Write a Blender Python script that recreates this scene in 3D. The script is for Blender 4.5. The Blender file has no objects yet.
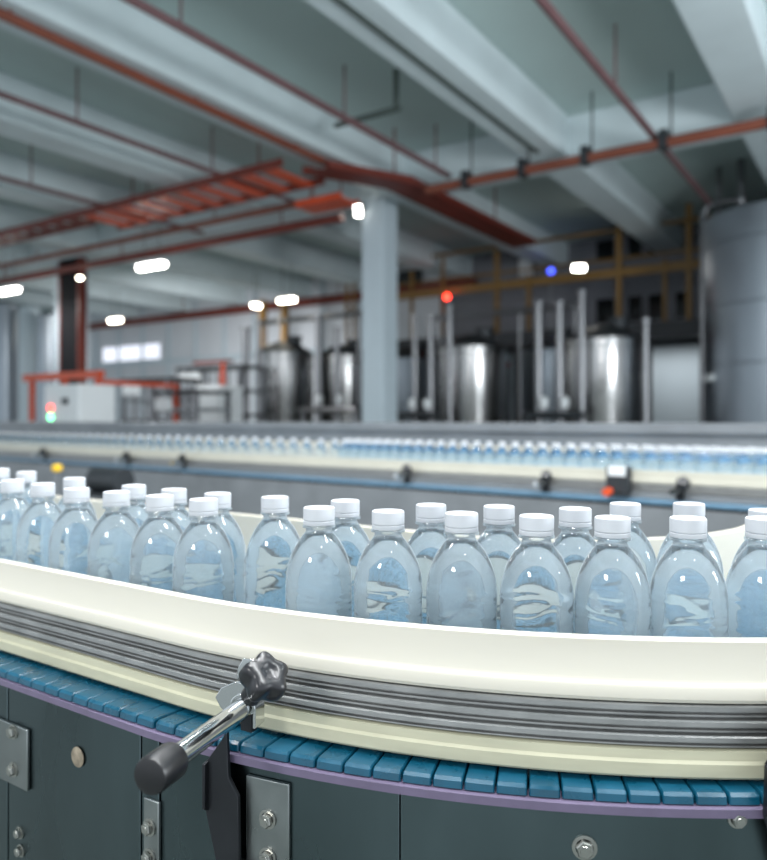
import bpy, bmesh, math, random
from mathutils import Vector, Matrix
random.seed(4)
D = bpy.data
COL = bpy.context.scene.collection
PI = math.pi
CAM_Z = 1.30
F, PX, HOR = 750.0, 383.5, 420.0           # focal length in pixels, principal column, horizon row
TH = math.atan2(505, 750)                  # the building is turned 34 degrees to the camera
A = Vector((math.sin(TH), math.cos(TH), 0))
B = Vector((math.cos(TH), -math.sin(TH), 0))
UP = Vector((0, 0, 1))

def ab(a, b, z): return A * a + B * b + UP * z
def on_a(a, x, y=None):
    t = (x - PX) / F
    Y = a / (A.x * t + A.y)
    return Vector((t * Y, Y, CAM_Z + ((HOR - y) / F * Y if y is not None else 0)))
def bco(p): return p.x * B.x + p.y * B.y

# ------------------------------------------------------------------ materials
def lin(c):
    return tuple(((v / 255) / 12.92 if v / 255 <= .04045 else ((v / 255 + .055) / 1.055) ** 2.4) for v in c) + (1,)
def mat(name, rgb, rough=.5, metal=0, var=0, scale=8, stretch=(1, 1, 1), bump=0, rvar=0, spec=.5, coat=0, sss=0):
    m = D.materials.new(name); m.use_nodes = True
    nt = m.node_tree; p = nt.nodes['Principled BSDF']
    c = lin(rgb)
    p.inputs['Base Color'].default_value = c
    p.inputs['Roughness'].default_value = rough
    p.inputs['Metallic'].default_value = metal
    p.inputs['Specular IOR Level'].default_value = spec
    p.inputs['Coat Weight'].default_value = coat
    if sss:
        p.inputs['Subsurface Weight'].default_value = sss
        p.inputs['Subsurface Scale'].default_value = .006
        p.inputs['Subsurface Radius'].default_value = (1, .9, .6)
    if var or bump or rvar:
        tc = nt.nodes.new('ShaderNodeTexCoord'); mp = nt.nodes.new('ShaderNodeMapping')
        mp.inputs['Scale'].default_value = stretch
        no = nt.nodes.new('ShaderNodeTexNoise'); no.inputs['Scale'].default_value = scale
        no.inputs['Detail'].default_value = 5
        nt.links.new(tc.outputs['Object'], mp.inputs[0]); nt.links.new(mp.outputs[0], no.inputs['Vector'])
        if var:
            r = nt.nodes.new('ShaderNodeValToRGB')
            r.color_ramp.elements[0].position = .3; r.color_ramp.elements[1].position = .7
            r.color_ramp.elements[0].color = tuple(v * (1 - var) for v in c[:3]) + (1,)
            r.color_ramp.elements[1].color = tuple(min(1, v * (1 + var * .6)) for v in c[:3]) + (1,)
            nt.links.new(no.outputs['Fac'], r.inputs[0]); nt.links.new(r.outputs[0], p.inputs['Base Color'])
        if rvar:
            mr = nt.nodes.new('ShaderNodeMapRange')
            mr.inputs['From Min'].default_value = .3; mr.inputs['From Max'].default_value = .7
            mr.inputs['To Min'].default_value = max(.03, rough - rvar); mr.inputs['To Max'].default_value = rough + rvar
            nt.links.new(no.outputs['Fac'], mr.inputs[0]); nt.links.new(mr.outputs[0], p.inputs['Roughness'])
        if bump:
            b = nt.nodes.new('ShaderNodeBump'); b.inputs['Strength'].default_value = bump; b.inputs['Distance'].default_value = .01
            nt.links.new(no.outputs['Fac'], b.inputs['Height']); nt.links.new(b.outputs[0], p.inputs['Normal'])
    return m
def emit(name, rgb, s):
    m = D.materials.new(name); m.use_nodes = True
    nt = m.node_tree; nt.nodes.clear()
    e = nt.nodes.new('ShaderNodeEmission'); o = nt.nodes.new('ShaderNodeOutputMaterial')
    e.inputs[0].default_value = lin(rgb); e.inputs[1].default_value = s
    nt.links.new(e.outputs[0], o.inputs[0]); return m
def water_mat(name, rgb, ior, rough=0.0):
    m = D.materials.new(name); m.use_nodes = True
    nt = m.node_tree; nt.nodes.clear()
    g = nt.nodes.new('ShaderNodeBsdfGlass'); o = nt.nodes.new('ShaderNodeOutputMaterial')
    g.inputs['Color'].default_value = rgb + (1,); g.inputs['IOR'].default_value = ior; g.inputs['Roughness'].default_value = rough
    nt.links.new(g.outputs[0], o.inputs[0]); return m
def film_mat(name, rgb, haze=.115):
    m = D.materials.new(name); m.use_nodes = True      # clear thin plastic: see-through with a sheen
    nt = m.node_tree; nt.nodes.clear()
    t = nt.nodes.new('ShaderNodeBsdfTransparent'); t.inputs[0].default_value = rgb + (1,)
    g = nt.nodes.new('ShaderNodeBsdfGlossy'); g.inputs['Roughness'].default_value = .04
    fr = nt.nodes.new('ShaderNodeFresnel'); fr.inputs['IOR'].default_value = 1.5
    mx = nt.nodes.new('ShaderNodeMixShader'); o = nt.nodes.new('ShaderNodeOutputMaterial')
    nt.links.new(fr.outputs[0], mx.inputs[0]); nt.links.new(t.outputs[0], mx.inputs[1]); nt.links.new(g.outputs[0], mx.inputs[2])
    df = nt.nodes.new('ShaderNodeBsdfTranslucent'); df.inputs[0].default_value = (.90, .965, 1, 1)   # slight haze mixed in to lift bottles that rendered too dark
    d2 = nt.nodes.new('ShaderNodeBsdfDiffuse'); d2.inputs[0].default_value = (.90, .965, 1, 1)
    mh = nt.nodes.new('ShaderNodeMixShader'); mh.inputs[0].default_value = .5
    nt.links.new(df.outputs[0], mh.inputs[1]); nt.links.new(d2.outputs[0], mh.inputs[2])
    m2 = nt.nodes.new('ShaderNodeMixShader'); hz = nt.nodes.new('ShaderNodeMath'); hz.operation = 'MULTIPLY_ADD'; hz.inputs[1].default_value = .36; hz.inputs[2].default_value = haze; hz.use_clamp = True
    nt.links.new(fr.outputs[0], hz.inputs[0]); nt.links.new(hz.outputs[0], m2.inputs[0])
    nt.links.new(mx.outputs[0], m2.inputs[1]); nt.links.new(mh.outputs[0], m2.inputs[2])
    nt.links.new(m2.outputs[0], o.inputs[0]); return m

M = {
 'cream': mat('cream_plastic', (211, 206, 193), .38, 0, .03, 6, (1, 1, 6), .02, .08, .5, 0, .1),
 'cream_low': mat('aged_cream_plastic', (184, 181, 157), .35, 0, .12, 14, (1, 1, 5), .02, .08),
 'cream_far': mat('dimmed_cream_plastic', (192, 189, 176), .4, 0, .05, 6),  # same plastic as the near rail, weaker light put into the colour
 'alu': mat('grooved_aluminium', (164, 164, 163), .45, .75, .16, 30, (1, 1, 3), .02, .08),
 'steel': mat('brushed_stainless_panel', (84, 97, 100), .30, 1, .22, 7, (1, 1, .35), .03, .1),
 'plate': mat('stainless_plate', (140, 145, 145), .33, 1, .15, 20, (1, 1, 1), .02, .08),
 'chrome': mat('polished_steel', (205, 207, 208), .1, 1),
 'bolt': mat('bolt_steel', (165, 165, 160), .28, 1),
 'dark': mat('dark_bracket_steel', (46, 48, 52), .4, .7, .2, 30),
 'black': mat('black_plastic', (15, 15, 19), .38, 0, 0, 8, (1, 1, 1), 0, 0, .5),
 'knob': mat('black_knob_plastic', (20, 20, 25), .3, 0, 0, 8, (1, 1, 1), 0, 0, .6),
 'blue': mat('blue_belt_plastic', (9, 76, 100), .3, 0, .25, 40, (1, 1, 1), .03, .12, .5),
 'farblue': mat('glare_blue_belt', (98, 132, 156), .35, 0, .1, 20),  # belt blue made paler, glare put into the colour
 'purple': mat('lavender_wear_strip', (104, 94, 118), .4, 0, .15, 30),
 'disc': mat('worn_plug', (150, 138, 120), .6, .3, .4, 120),
 'cap': mat('white_cap_plastic', (194, 197, 202), .42, 0, 0, 8, (1, 1, 1), 0, 0, .4, 0, .05),
 'water': water_mat('bottled_water', (.955, .985, 1.0), 1.333),
 'film': film_mat('clear_bottle_plastic', (.95, .98, 1.0)),
 'farbottle': water_mat('filled_clear_bottle', (.93, .97, 1.0), 1.333, .02),
 'floor': mat('painted_concrete_floor', (116, 122, 119), .3, 0, .12, 1.2, (1, 1, 1), 0, .08),
 'slab': mat('ceiling_paint', (180, 197, 195), .85, 0, .06, .5),
 'beam': mat('beam_paint', (206, 218, 222), .75, 0, .06, 2),
 'column': mat('column_paint', (190, 204, 212), .6, 0, .03, 3),
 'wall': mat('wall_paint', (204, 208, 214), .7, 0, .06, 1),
 'wall_shade': mat('shaded_wall_paint', (120, 122, 128), .7, 0, .1, 1),  # darker copy of the wall paint, shade put into the colour
 'rust': mat('red_brown_pipe_paint', (124, 66, 48), .45, 0, .15, 4),
 'maroon': mat('dull_purple_pipe_paint', (112, 82, 84), .5, 0, .15, 4),
 'orange': mat('orange_red_paint', (206, 76, 34), .45, 0, .12, 4),
 'orange_dk': mat('deep_red_orange_paint', (106, 37, 23), .5, 0, .12, 4),
 'grey_pipe': mat('dark_conduit_grey', (78, 88, 84), .5, .3),
 'tank': mat('tank_stainless', (168, 168, 168), .24, 1, .08, 3, (1, 1, .3), .01, .06),
 'tank_dull': mat('tank_dull_stainless', (150, 158, 166), .38, 1, .08, 3, (1, 1, .3), .01, .06),
 'pipe': mat('stainless_pipe', (132, 133, 136), .32, 1),
 'yellow': mat('safety_yellow', (122, 90, 36), .5, 0, .08, 4),
 'deck': mat('deck_grey', (60, 62, 66), .6, .2),
 'panel': mat('pale_panel', (186, 200, 208), .55, 0, .04, 2),
 'red': mat('red_band', (130, 28, 34), .5),
 'white': mat('white_enamel', (222, 226, 228), .45, 0, .03, 3),
 'machine': mat('machine_grey', (128, 132, 136), .45, .3, .15, 5),
 'machine_dk': mat('machine_dark', (52, 56, 60), .45, .4, .15, 5),
 'winglass': mat('dark_window_glass', (14, 18, 18), .12),
 'lamp': emit('lamp_white', (255, 252, 244), 30),
 'lampw': emit('lamp_warm', (255, 246, 226), 22),
 'daywin': emit('daylit_window', (236, 242, 255), 1.3),
 'redlamp': emit('red_signal', (255, 60, 44), 9),
 'greenlamp': emit('green_signal', (110, 255, 170), 7),
 'bluelamp': emit('blue_signal', (70, 90, 255), 4),
 'ductblack': mat('matt_black', (16, 17, 22), .8, 0, 0, 8, (1, 1, 1), 0, 0, .2),
 'yellowknob': mat('yellow_plastic', (236, 190, 30), .4),
}

# ------------------------------------------------------------------ mesh helper
class MB:
    def __init__(s): s.v = []; s.f = []
    def add(s, vs, fs):
        o = len(s.v); s.v += [Vector(v) for v in vs]; s.f += [[i + o for i in f] for f in fs]; return s
    def box(s, c, size, ax=(Vector((1, 0, 0)), Vector((0, 1, 0)), UP)):
        c = Vector(c); h = [d / 2 for d in size]
        vs = [c + ax[0] * (h[0] * i) + ax[1] * (h[1] * j) + ax[2] * (h[2] * k) for i in (-1, 1) for j in (-1, 1) for k in (-1, 1)]
        return s.add(vs, [(0, 1, 3, 2), (4, 6, 7, 5), (0, 4, 5, 1), (2, 3, 7, 6), (0, 2, 6, 4), (1, 5, 7, 3)])
    def abox(s, a0, a1, b0, b1, z0, z1):
        return s.box(ab((a0 + a1) / 2, (b0 + b1) / 2, (z0 + z1) / 2), (abs(a1 - a0), abs(b1 - b0), abs(z1 - z0)), (A, B, UP))
    def tube(s, p0, p1, r0, r1=None, n=16):
        p0 = Vector(p0); p1 = Vector(p1); d = (p1 - p0).normalized()
        return s.lathe([(0, 0), (r0, 0), (r1 if r1 is not None else r0, (p1 - p0).length), (0, (p1 - p0).length)], n, p0, d)
    def lathe(s, prof, n=32, base=(0, 0, 0), axis=UP, mod=None):
        base = Vector(base); axis = Vector(axis).normalized()
        x = axis.orthogonal().normalized() if abs(axis.z) < .999 else Vector((1, 0, 0)); y = axis.cross(x)
        vs = []; rows = []
        for r, z in prof:
            if r <= 1e-9: rows.append([len(vs)]); vs.append(base + axis * z)
            else:
                row = []
                for i in range(n):
                    t = 2 * PI * i / n; rr = r if mod is None else mod(r, z, t)
                    row.append(len(vs)); vs.append(base + x * (rr * math.cos(t)) + y * (rr * math.sin(t)) + axis * z)
                rows.append(row)
        fs = []
        for p, q in zip(rows, rows[1:]):
            if len(p) == 1 and len(q) == 1: continue
            for i in range(n):
                j = (i + 1) % n
                if len(p) == 1: fs.append((p[0], q[j], q[i]))
                elif len(q) == 1: fs.append((p[i], p[j], q[0]))
                else: fs.append((p[i], p[j], q[j], q[i]))
        return s.add(vs, fs)
    def path(s, pts, r, n=12):
        pts = [Vector(p) for p in pts]; vs = []; fs = []; prev = None
        for i, p in enumerate(pts):
            d = (pts[min(i + 1, len(pts) - 1)] - pts[max(i - 1, 0)]).normalized()
            x = (prev - d * prev.dot(d)).normalized() if prev is not None else d.orthogonal().normalized()
            prev = x; y = d.cross(x)
            for k in range(n):
                t = 2 * PI * k / n; vs.append(p + x * r * math.cos(t) + y * r * math.sin(t))
        for i in range(len(pts) - 1):
            for k in range(n):
                l = (k + 1) % n; fs.append((i * n + k, i * n + l, (i + 1) * n + l, (i + 1) * n + k))
        fs.append(tuple(range(n))[::-1]); fs.append(tuple((len(pts) - 1) * n + k for k in range(n)))
        return s.add(vs, fs)
    def rings(s, loops, closed_ends=True):
        n = len(loops[0]); vs = [p for l in loops for p in l]; fs = []
        for i in range(len(loops) - 1):
            for k in range(n):
                l = (k + 1) % n; fs.append((i * n + k, i * n + l, (i + 1) * n + l, (i + 1) * n + k))
        if closed_ends:
            fs.append(tuple(range(n))[::-1]); fs.append(tuple((len(loops) - 1) * n + k for k in range(n)))
        return s.add(vs, fs)
    def prism(s, poly, ax, ay, az, o, depth):
        l0 = [Vector(o) + ax * x + ay * y - az * (depth / 2) for x, y in poly]
        l1 = [p + az * depth for p in l0]
        return s.rings([l0, l1])
    def build(s, name, m, parent=None, smooth=False, bevel=0, local=False, angle=40):
        vs = s.v; loc = Vector((0, 0, 0))
        if parent is None and not local:
            xs = [v.x for v in vs]; ys = [v.y for v in vs]; zs = [v.z for v in vs]
            loc = Vector(((min(xs) + max(xs)) / 2, (min(ys) + max(ys)) / 2, min(zs)))
        me = D.meshes.new(name); me.from_pydata([v - loc for v in vs], [], s.f)
        bm = bmesh.new(); bm.from_mesh(me); bmesh.ops.recalc_face_normals(bm, faces=bm.faces); bm.to_mesh(me); bm.free()
        me.materials.append(M[m] if isinstance(m, str) else m)
        if smooth:
            me.polygons.foreach_set('use_smooth', [True] * len(me.polygons))
            try: me.set_sharp_from_angle(angle=math.radians(angle))
            except Exception: pass
        o = D.objects.new(name, me); COL.objects.link(o); o.location = loc
        if bevel:
            b = o.modifiers.new('bevel', 'BEVEL'); b.width = bevel; b.segments = 2; b.limit_method = 'ANGLE'; b.angle_limit = math.radians(40)
        if parent is not None: adopt(o, parent)
        return o
def adopt(o, parent):
    o.parent = parent
    if parent.type == 'EMPTY' and parent.get('_w') is None: o.matrix_parent_inverse = Matrix.Translation(-parent.location)
    elif parent.parent is None and parent.type == 'MESH': o.matrix_parent_inverse = Matrix.Translation(-parent.location)
def tag(o, label=None, cat=None, group=None, kind=None):
    if label: o['label'] = label
    if cat: o['category'] = cat
    if group: o['group'] = group
    if kind: o['kind'] = kind
    return o
def thing(name, label, cat, loc=(0, 0, 0), group=None):
    o = D.objects.new(name, None); COL.objects.link(o); o.location = loc; o.empty_display_size = .05
    return tag(o, label, cat, group)
def struct(name, mb, m, label=None, **k):
    o = mb.build(name, m, **k); o['kind'] = 'structure'
    if label: o['label'] = label
    return o

# ------------------------------------------------------------------ the curved conveyor (turn of 90 degrees with straight legs)
CC = Vector((.30, 1.50, 0))
R_OUT, R_IN = .888, .405
def H(h): return CAM_Z - h
def belt_edge(s):                 # the belt and its frame are not quite concentric with the hand-set rails
    return .016 + (-.026) * min(1, max(0, s + .1) / 1.0)
def pt(s, r, z):
    if r > .9105: r += belt_edge(s)
    if s < 0: p = CC - A * r + B * s
    elif s <= PI / 2: p = CC + (-A * math.cos(s) + B * math.sin(s)) * r
    else: p = CC + B * r + A * (s - PI / 2)
    return Vector((p.x, p.y, z))
def normal(s):
    s = min(max(s, 0), PI / 2); return -A * math.cos(s) + B * math.sin(s)
def tangent(s):
    s = min(max(s, 0), PI / 2); return A * math.sin(s) + B * math.cos(s)
def svals(s0, s1, step=.025):
    out = [s0]
    if s0 < 0: out.append(min(0, s1))
    k0, k1 = max(s0, 0), min(s1, PI / 2)
    if k1 > k0:
        n = max(1, int((k1 - k0) / step))
        out += [k0 + (k1 - k0) * i / n for i in range(n + 1)]
    if s1 > PI / 2: out.append(s1)
    res = []
    for v in out:
        if not res or abs(v - res[-1]) > 1e-6: res.append(v)
    return res
def sweep(prof, s0, s1, step=.025):
    mb = MB(); mb.rings([[pt(s, r, z) for r, z in prof] for s in svals(s0, s1, step)]); return mb
def s_at(x, r):
    t = (x - PX) / F; d = Vector((t, 1, 0)); prev = None
    y = .3
    while y < 2.5:
        p = d * y - CC; sa, tb = p.dot(A), p.dot(B)
        rr = -sa if tb < 0 else math.hypot(sa, tb)
        s = tb if tb < 0 else math.atan2(tb, -sa)
        if rr < r + (belt_edge(s) if r > .9105 else 0): break
        y += .0005
    if tb < 0: return tb
    return math.atan2(tb, -sa)

S0, S1 = -1.55, PI / 2 + .5
conv = thing('curved_conveyor', 'curved bottle conveyor in front with cream guide rails, blue belt and steel side panels', 'conveyor', (CC.x, CC.y, 0))
SO = S1           # outer side is built a little past the right edge of the view
cream_prof = [(.888, H(.2246)), (.888, H(.2100)), (.8935, H(.2080)), (.8935, H(.1765)), (.8943, H(.1758)), (.9025, H(.1758)), (.9036, H(.1768)), (.9040, H(.2070)), (.9052, H(.2095)),
              (.9078, H(.2110)), (.9086, H(.2130)), (.9086, H(.2215)), (.9068, H(.2246))]
sweep(cream_prof, S0, SO).build('guide_rail', 'cream', conv, True, angle=30)
alu = [(.888, H(.262)), (.888, H(.2246))]
h = .2246
for k in range(3):
    alu += [(.9000, H(h + .0002)), (.9000, H(h + .0016)), (.9052, H(h + .0020)), (.9064, H(h + .0032)), (.9064, H(h + .0070)), (.9052, H(h + .0078)), (.9022, H(h + .0080)),
            (.9022, H(h + .0094)), (.9058, H(h + .0096)), (.9058, H(h + .0108)), (.9000, H(h + .0111))]
    h += .0122
alu += [(.9000, H(.2618))]
sweep(alu, S0, SO).build('rail_profile', 'alu', conv, True, angle=25)
low = [(.888, H(.284)), (.888, H(.262)), (.9040, H(.262)), (.9062, H(.2630)), (.9070, H(.2700)), (.9092, H(.2722)), (.9096, H(.2820)), (.9080, H(.284))]
sweep(low, S0, SO).build('lower_guide_rail', 'cream_low', conv, True, angle=30)
inn = [(R_IN, H(.176)), (R_IN - .014, H(.176)), (R_IN - .016, H(.178)), (R_IN - .016, H(.2820)), (R_IN, H(.2820))]
sweep(inn, S0, S1).build('inner_guide_rail', 'cream', conv, True, angle=30)
sweep([(R_IN - .02, H(.2825)), (R_IN - .03, H(.2825)), (R_IN - .03, H(.62)), (R_IN - .02, H(.62))], S0, S1).build('inner_side_panel', 'steel', conv, True)
sweep([(.9265, H(.2970)), (.9290, H(.2978)), (.9290, H(.3045)), (.9265, H(.3052)), (.9115, H(.3052)), (.9115, H(.2970))], S0, SO).build('wear_strip', 'purple', conv, True, angle=30)
sweep([(.91, H(.299)), (.42, H(.299)), (.42, H(.313)), (.91, H(.313))], S0, S1, .05).build('belt_bed', 'machine_dk', conv, True, angle=30)
RP = .9235
def panel(s0, s1, name='side_panel', r=RP, h0=.3054, h1=.66, th=.004):
    return sweep([(r, H(h0)), (r, H(h1)), (r - th, H(h1)), (r - th, H(h0))], s0, s1).build(name, 'steel', conv, True, .0008, angle=30)
sa, sb, sc = s_at(142, RP), s_at(160, RP), s_at(400, RP)
sz = s_at(8, RP)
panel(S0, sz - .0015); panel(sz + .0015, sa - .0025); panel(sa + .001, sb - .001, 'joint_strip', RP + .0008); panel(sb + .0015, sc - .0006); panel(sc + .0006, SO)
sweep([(RP - .006, H(.3056)), (RP - .006, H(.66)), (RP - .012, H(.66)), (RP - .012, H(.3056))], S0, SO).build('inner_stiffener', 'machine_dk', conv)

def bolt(parent, s, z, r=RP + .004, size=.0062, name='bolt'):
    n = normal(s); p = pt(s, r, z)
    mb = MB()
    mb.lathe([(0, 0), (size * 1.35, 0), (size * 1.35, .0014), (size * .98, .0016)], 24, p, n)
    hexv = [(size, .0016), (size, .0052), (size * .86, .0062), (0, .0062)]
    mb.lathe(hexv, 6, p, n)
    mb.lathe([(size * .55, .0062), (size * .5, .0068), (0, .0068)], 16, p, n)
    return mb.build(name, 'bolt', parent, True, angle=25)
def surf_z(x, y, r):
    s = s_at(x, r); p = pt(s, r, 0); return s, CAM_Z - (y - HOR) / F * p.y
def splice(x0, x1, y0, y1, bolts, h1=None):
    s0, zt = surf_z(x0, y0, RP + .004); s1, zb = surf_z(x1, y1, RP + .004)
    sm, zt = surf_z((x0 + x1) / 2, y0, RP + .004); sm, zb = surf_z((x0 + x1) / 2, y1, RP + .004)
    o = sweep([(RP + .004, zt), (RP + .004, zb), (RP + .0002, zb), (RP + .0002, zt)], s0, s1, .02).build('splice_plate', 'plate', conv, True, .001, angle=30)
    for x, y in bolts:
        s, z = surf_z(x, y, RP + .006); bolt(o, s, z, RP + .004)
    return o
splice(-14, 27, 722, 782, [(12, 732), (12, 770)])
splice(246, 289, 780, 905, [(267, 820), (267, 858)])
splice(143.5, 158.5, 800, 915, [(148, 828), (148, 858)])
for x, y, sz_ in [(17, 834, .0052), (18, 852, .0052), (585, 850, .0072), (739, 821, .0055), (470, 905, .007)]:
    s, z = surf_z(x, y, RP + .004); bolt(conv, s, z, RP, sz_)
s, z = surf_z(78, 757, RP); MB().lathe([(0, 0), (.0105, 0), (.0105, .0006), (.0095, .0009), (0, .0009)], 28, pt(s, RP, z), normal(s)).build('worn_plug', 'disc', conv, True)
for s in (-1.3, -.4, .55, 1.0):
    for r in (.86, .42):
        p = pt(s, r, 0); MB().tube(p, p + UP * (CAM_Z - .313), .022).build('leg', 'plate', conv, True)
for r in (.86, .42):
    p = pt(1.9, r, 0); MB().tube(p, p + UP * (CAM_Z - .313), .022).build('leg', 'plate', conv, True)

# rail brackets and clamps --------------------------------------------------
def star_knob(c, axis, r=.021, hgt=.022):
    axis = Vector(axis).normalized(); x = axis.orthogonal().normalized(); y = axis.cross(x)
    n = 60; loops = []
    for zz, k in [(-.5, .70), (-.42, .90), (-.2, 1.0), (.18, 1.0), (.36, .95), (.46, .84), (.5, .66), (.52, .45), (.50, .30), (.47, .26), (.47, .02)]:
        l = []
        for i in range(n):
            t = 2 * PI * i / n
            lobe = 1 - .17 * (1 - math.cos(5 * t)) / 2 * 1.5 * min(1, k)
            l.append(Vector(c) + x * (math.cos(t) * r * k * lobe) + y * (math.sin(t) * r * k * lobe) + axis * (zz * hgt))
        loops.append(l)
    return MB().rings(loops)
def rail_support(rod_in, rod_out, knob_c, knob_ax, post=True):
    rod_in = Vector(rod_in); rod_out = Vector(rod_out); d = (rod_out - rod_in).normalized(); side = d.cross(UP).normalized()
    cl = MB()
    # clamp body: folded clip that hugs the rod and the rail
    base = rod_in
    prof = []
    for i in range(13):
        t = PI * i / 12; prof.append((math.cos(t) * .0125, math.sin(t) * .0125))
    loops = []
    outer = [(.0125, -.016)] + [(math.cos(PI * i / 12) * .0125, math.sin(PI * i / 12) * .0125) for i in range(13)] + [(-.0125, -.016)]
    inner = [(-.0100, -.016)] + [(-math.cos(PI * i / 12) * .0100, math.sin(PI * i / 12) * .0100) for i in range(13)] + [(.0100, -.016)]
    cl.prism(outer + inner, side, UP, d, base + d * .005, .018)
    fl = [(.034, .006), (.028, .015), (.014, .022), (.000, .020), (-.004, -.004), (.012, -.010), (.020, -.010), (.029, -.002)]
    cl.prism(fl, side, UP, d, base + side * -.006 + d * .010, .003)
    tab = [(-.012, -.004), (.014, -.004), (.014, .016), (.008, .026), (-.006, .026), (-.012, .018)]
    cl.prism(tab, side, UP, d, base + UP * .012 - d * .004, .0028)
    clamp = cl.build('rail_clamp', 'chrome', conv, True, .0006, angle=35)
    MB().tube(rod_in - d * .012, rod_out - d * .018, .0085, n=28).build('rod', 'chrome', clamp, True)
    L = .030
    MB().lathe([(0, 0), (.0128, 0), (.0136, .002), (.0136, L - .004), (.0125, L - .001), (.010, L), (0, L)], 32, rod_out - d * L, d).build('rod_cap', 'black', clamp, True)
    k = Vector(knob_c); ax = Vector(knob_ax).normalized()
    kn = star_knob(k, ax).build('star_knob', 'knob', clamp, True, angle=50)
    MB().tube(k - ax * .030, k - ax * .010, .0088, n=20).build('knob_stem', 'black', clamp, True)
    return clamp
rod_in = Vector((-.118, .662, H(.2500))); rod_out = Vector((-.1630, .520, H(.2480)))
rail_support(rod_in, rod_out, (-.098, .618, H(.2125)), (.42, -.46, .62))
def post_plate(x0):
    s = s_at(x0, RP); n = normal(s); t = tangent(s); o = pt(s, RP, 0); Y = o.y - .012
    k = Y / F
    poly = [((x - 231) * k, CAM_Z - (y - HOR) * k) for x, y in ((212, 764), (229, 742), (237, 730), (239, 776), (251, 792), (253, 900), (234, 900), (210, 816))]
    mb = MB(); mb.prism(poly, t, UP, n, o + n * .012, .004)
    mb.prism([(.0, poly[0][1]), (.007, poly[0][1] - .002), (.007, poly[7][1] + .004), (0, poly[7][1])], n, UP, t, o + t * poly[0][0] + n * .012, .003)
    mb.box(o + n * .006 + t * .012 + UP * (CAM_Z - .47), (.022, .012, .16), (t, n, UP))
    mb.box(o + t * .022 + n * .004 + UP * (CAM_Z - .258), (.012, .008, .03), (t, n, UP))
    return mb.build('rail_bracket', 'dark', conv, True, .0006, angle=30)
post_plate(232)
s2 = s_at(790, RP)
p2 = pt(s2, .905, H(.250)); n2 = normal(s2)
rail_support(p2 + n2 * .016, p2 + n2 * .13 + tangent(s2) * .05, p2 + n2 * .05 + tangent(s2) * .03 + UP * .030, (.4, -.5, .7))
post_plate(776)

# belt ----------------------------------------------------------------------
belt = thing('conveyor_belt', 'blue plastic link belt running round the curved conveyor in front', 'belt', (CC.x, CC.y, H(.302)))
RB0, RB1 = .412, .9255
ZB0, ZB1 = H(.2968), H(.2880)
pitch = .0254 / .9255
def link_mesh(s0, s1):
    ss = [s0, s0 + .04 * (s1 - s0), s0 + .5 * (s1 - s0), s1 - .04 * (s1 - s0), s1]
    loops = []
    for i, s in enumerate(ss):
        e = .0012 if i in (0, 4) else 0
        loops.append([pt(s, RB0, ZB0), pt(s, RB0, ZB1 - e), pt(s, RB1 - .0035, ZB1 - e), pt(s, RB1 - .0008 - e, ZB1 - .0022), pt(s, RB1 - e, ZB0 + .001), pt(s, RB1 - .002, ZB0)])
    # a curved tongue shape at the outer end: bend the ends of the link along the belt
    return MB().rings(loops)
nl = 0; sv = PI / 2 - pitch
links = []
while sv > -.98:
    s1_ = sv + (pitch if sv >= 0 else .0254)
    s0_ = sv
    gap = .0019 / (.92 if sv >= 0 else 1)
    links.append((s0_ + gap / 2, s1_ - gap / 2))
    sv -= pitch if sv >= pitch else .0254 if sv < 0 else pitch
    nl += 1
    if nl >= 99: break
for s0_, s1_ in links:
    link_mesh(s0_, s1_).build('belt_link', 'blue', belt, True, angle=30)
rest = MB()
sv = links[-1][0] - .001
while sv > S0:
    m_ = link_mesh(sv - .0235, sv); rest.add(m_.v, m_.f); sv -= .0254
sv = PI / 2 + .001
while sv < S1 - .02:
    m_ = link_mesh(sv, sv + .0235); rest.add(m_.v, m_.f); sv += .0254
tag(rest.build('belt_link_run', 'blue', belt, True, angle=30), kind='stuff')

# bottles -------------------------------------------------------------------
BOT = [(0, .0), (.018, .0), (.024, .0008), (.0285, .003), (.0308, .007), (.0316, .012), (.0318, .030), (.0314, .040), (.0318, .052), (.0318, .075), (.0316, .095),
       (.0318, .112), (.0320, .128), (.0319, .136), (.0311, .143), (.0318, .147)]
def bottle_profile():
    pr = []
    for i in range(4, 100):
        z = .003 + i * .0016
        if z > .131: break
        pr.append((.0321, z))
    base = [(0, .0025), (.012, .0025), (.019, .0012), (.024, .0002), (.0285, .0022), (.0312, .0068)]
    sh = [(.0321, .1320), (.0319, .1360), (.0315, .1400), (.0309, .1440), (.0301, .1480), (.0290, .1520), (.0277, .1560), (.0261, .1600), (.0242, .1640), (.0221, .1680), (.0197, .1715), (.0171, .1750), (.0148, .1778), (.0134, .1798), (.0127, .1815), (.0124, .1830)]
    return base + pr + sh
def wave(r, z, t, off=0):
    if z > .006 and z < .150 and r > .028:
        g = 0
        for z0, amp, k, ph, w, dep in [(.1350, .0025, 2, .4, .0012, .0006), (.122, .0075, 2, 1.0, .0012, .0007), (.1165, .0075, 2, 1.15, .0012, .0007), (.098, .0070, 2, 2.6, .0012, .0005), (.066, .005, 3, .2, .0014, .0006), (.042, .0045, 3, .9, .0014, .0006)]:
            zz = z - (z0 + amp * math.sin(k * t + ph) + .35 * amp * math.sin(5 * t + ph * 2))
            g += dep * math.exp(-(zz / w) ** 2)
        r = r - g + .00012 * math.sin(6 * t + z * 90)
    elif z <= .004 and r > .008:
        r = r * (1 + .03 * math.cos(5 * t))
    return r - off
neckring = [(.0124, .1830), (.0124, .1840), (.0158, .1846), (.0160, .1856), (.0158, .1864), (.0124, .1870), (.0124, .1900), (.0124, .2000)]
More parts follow.
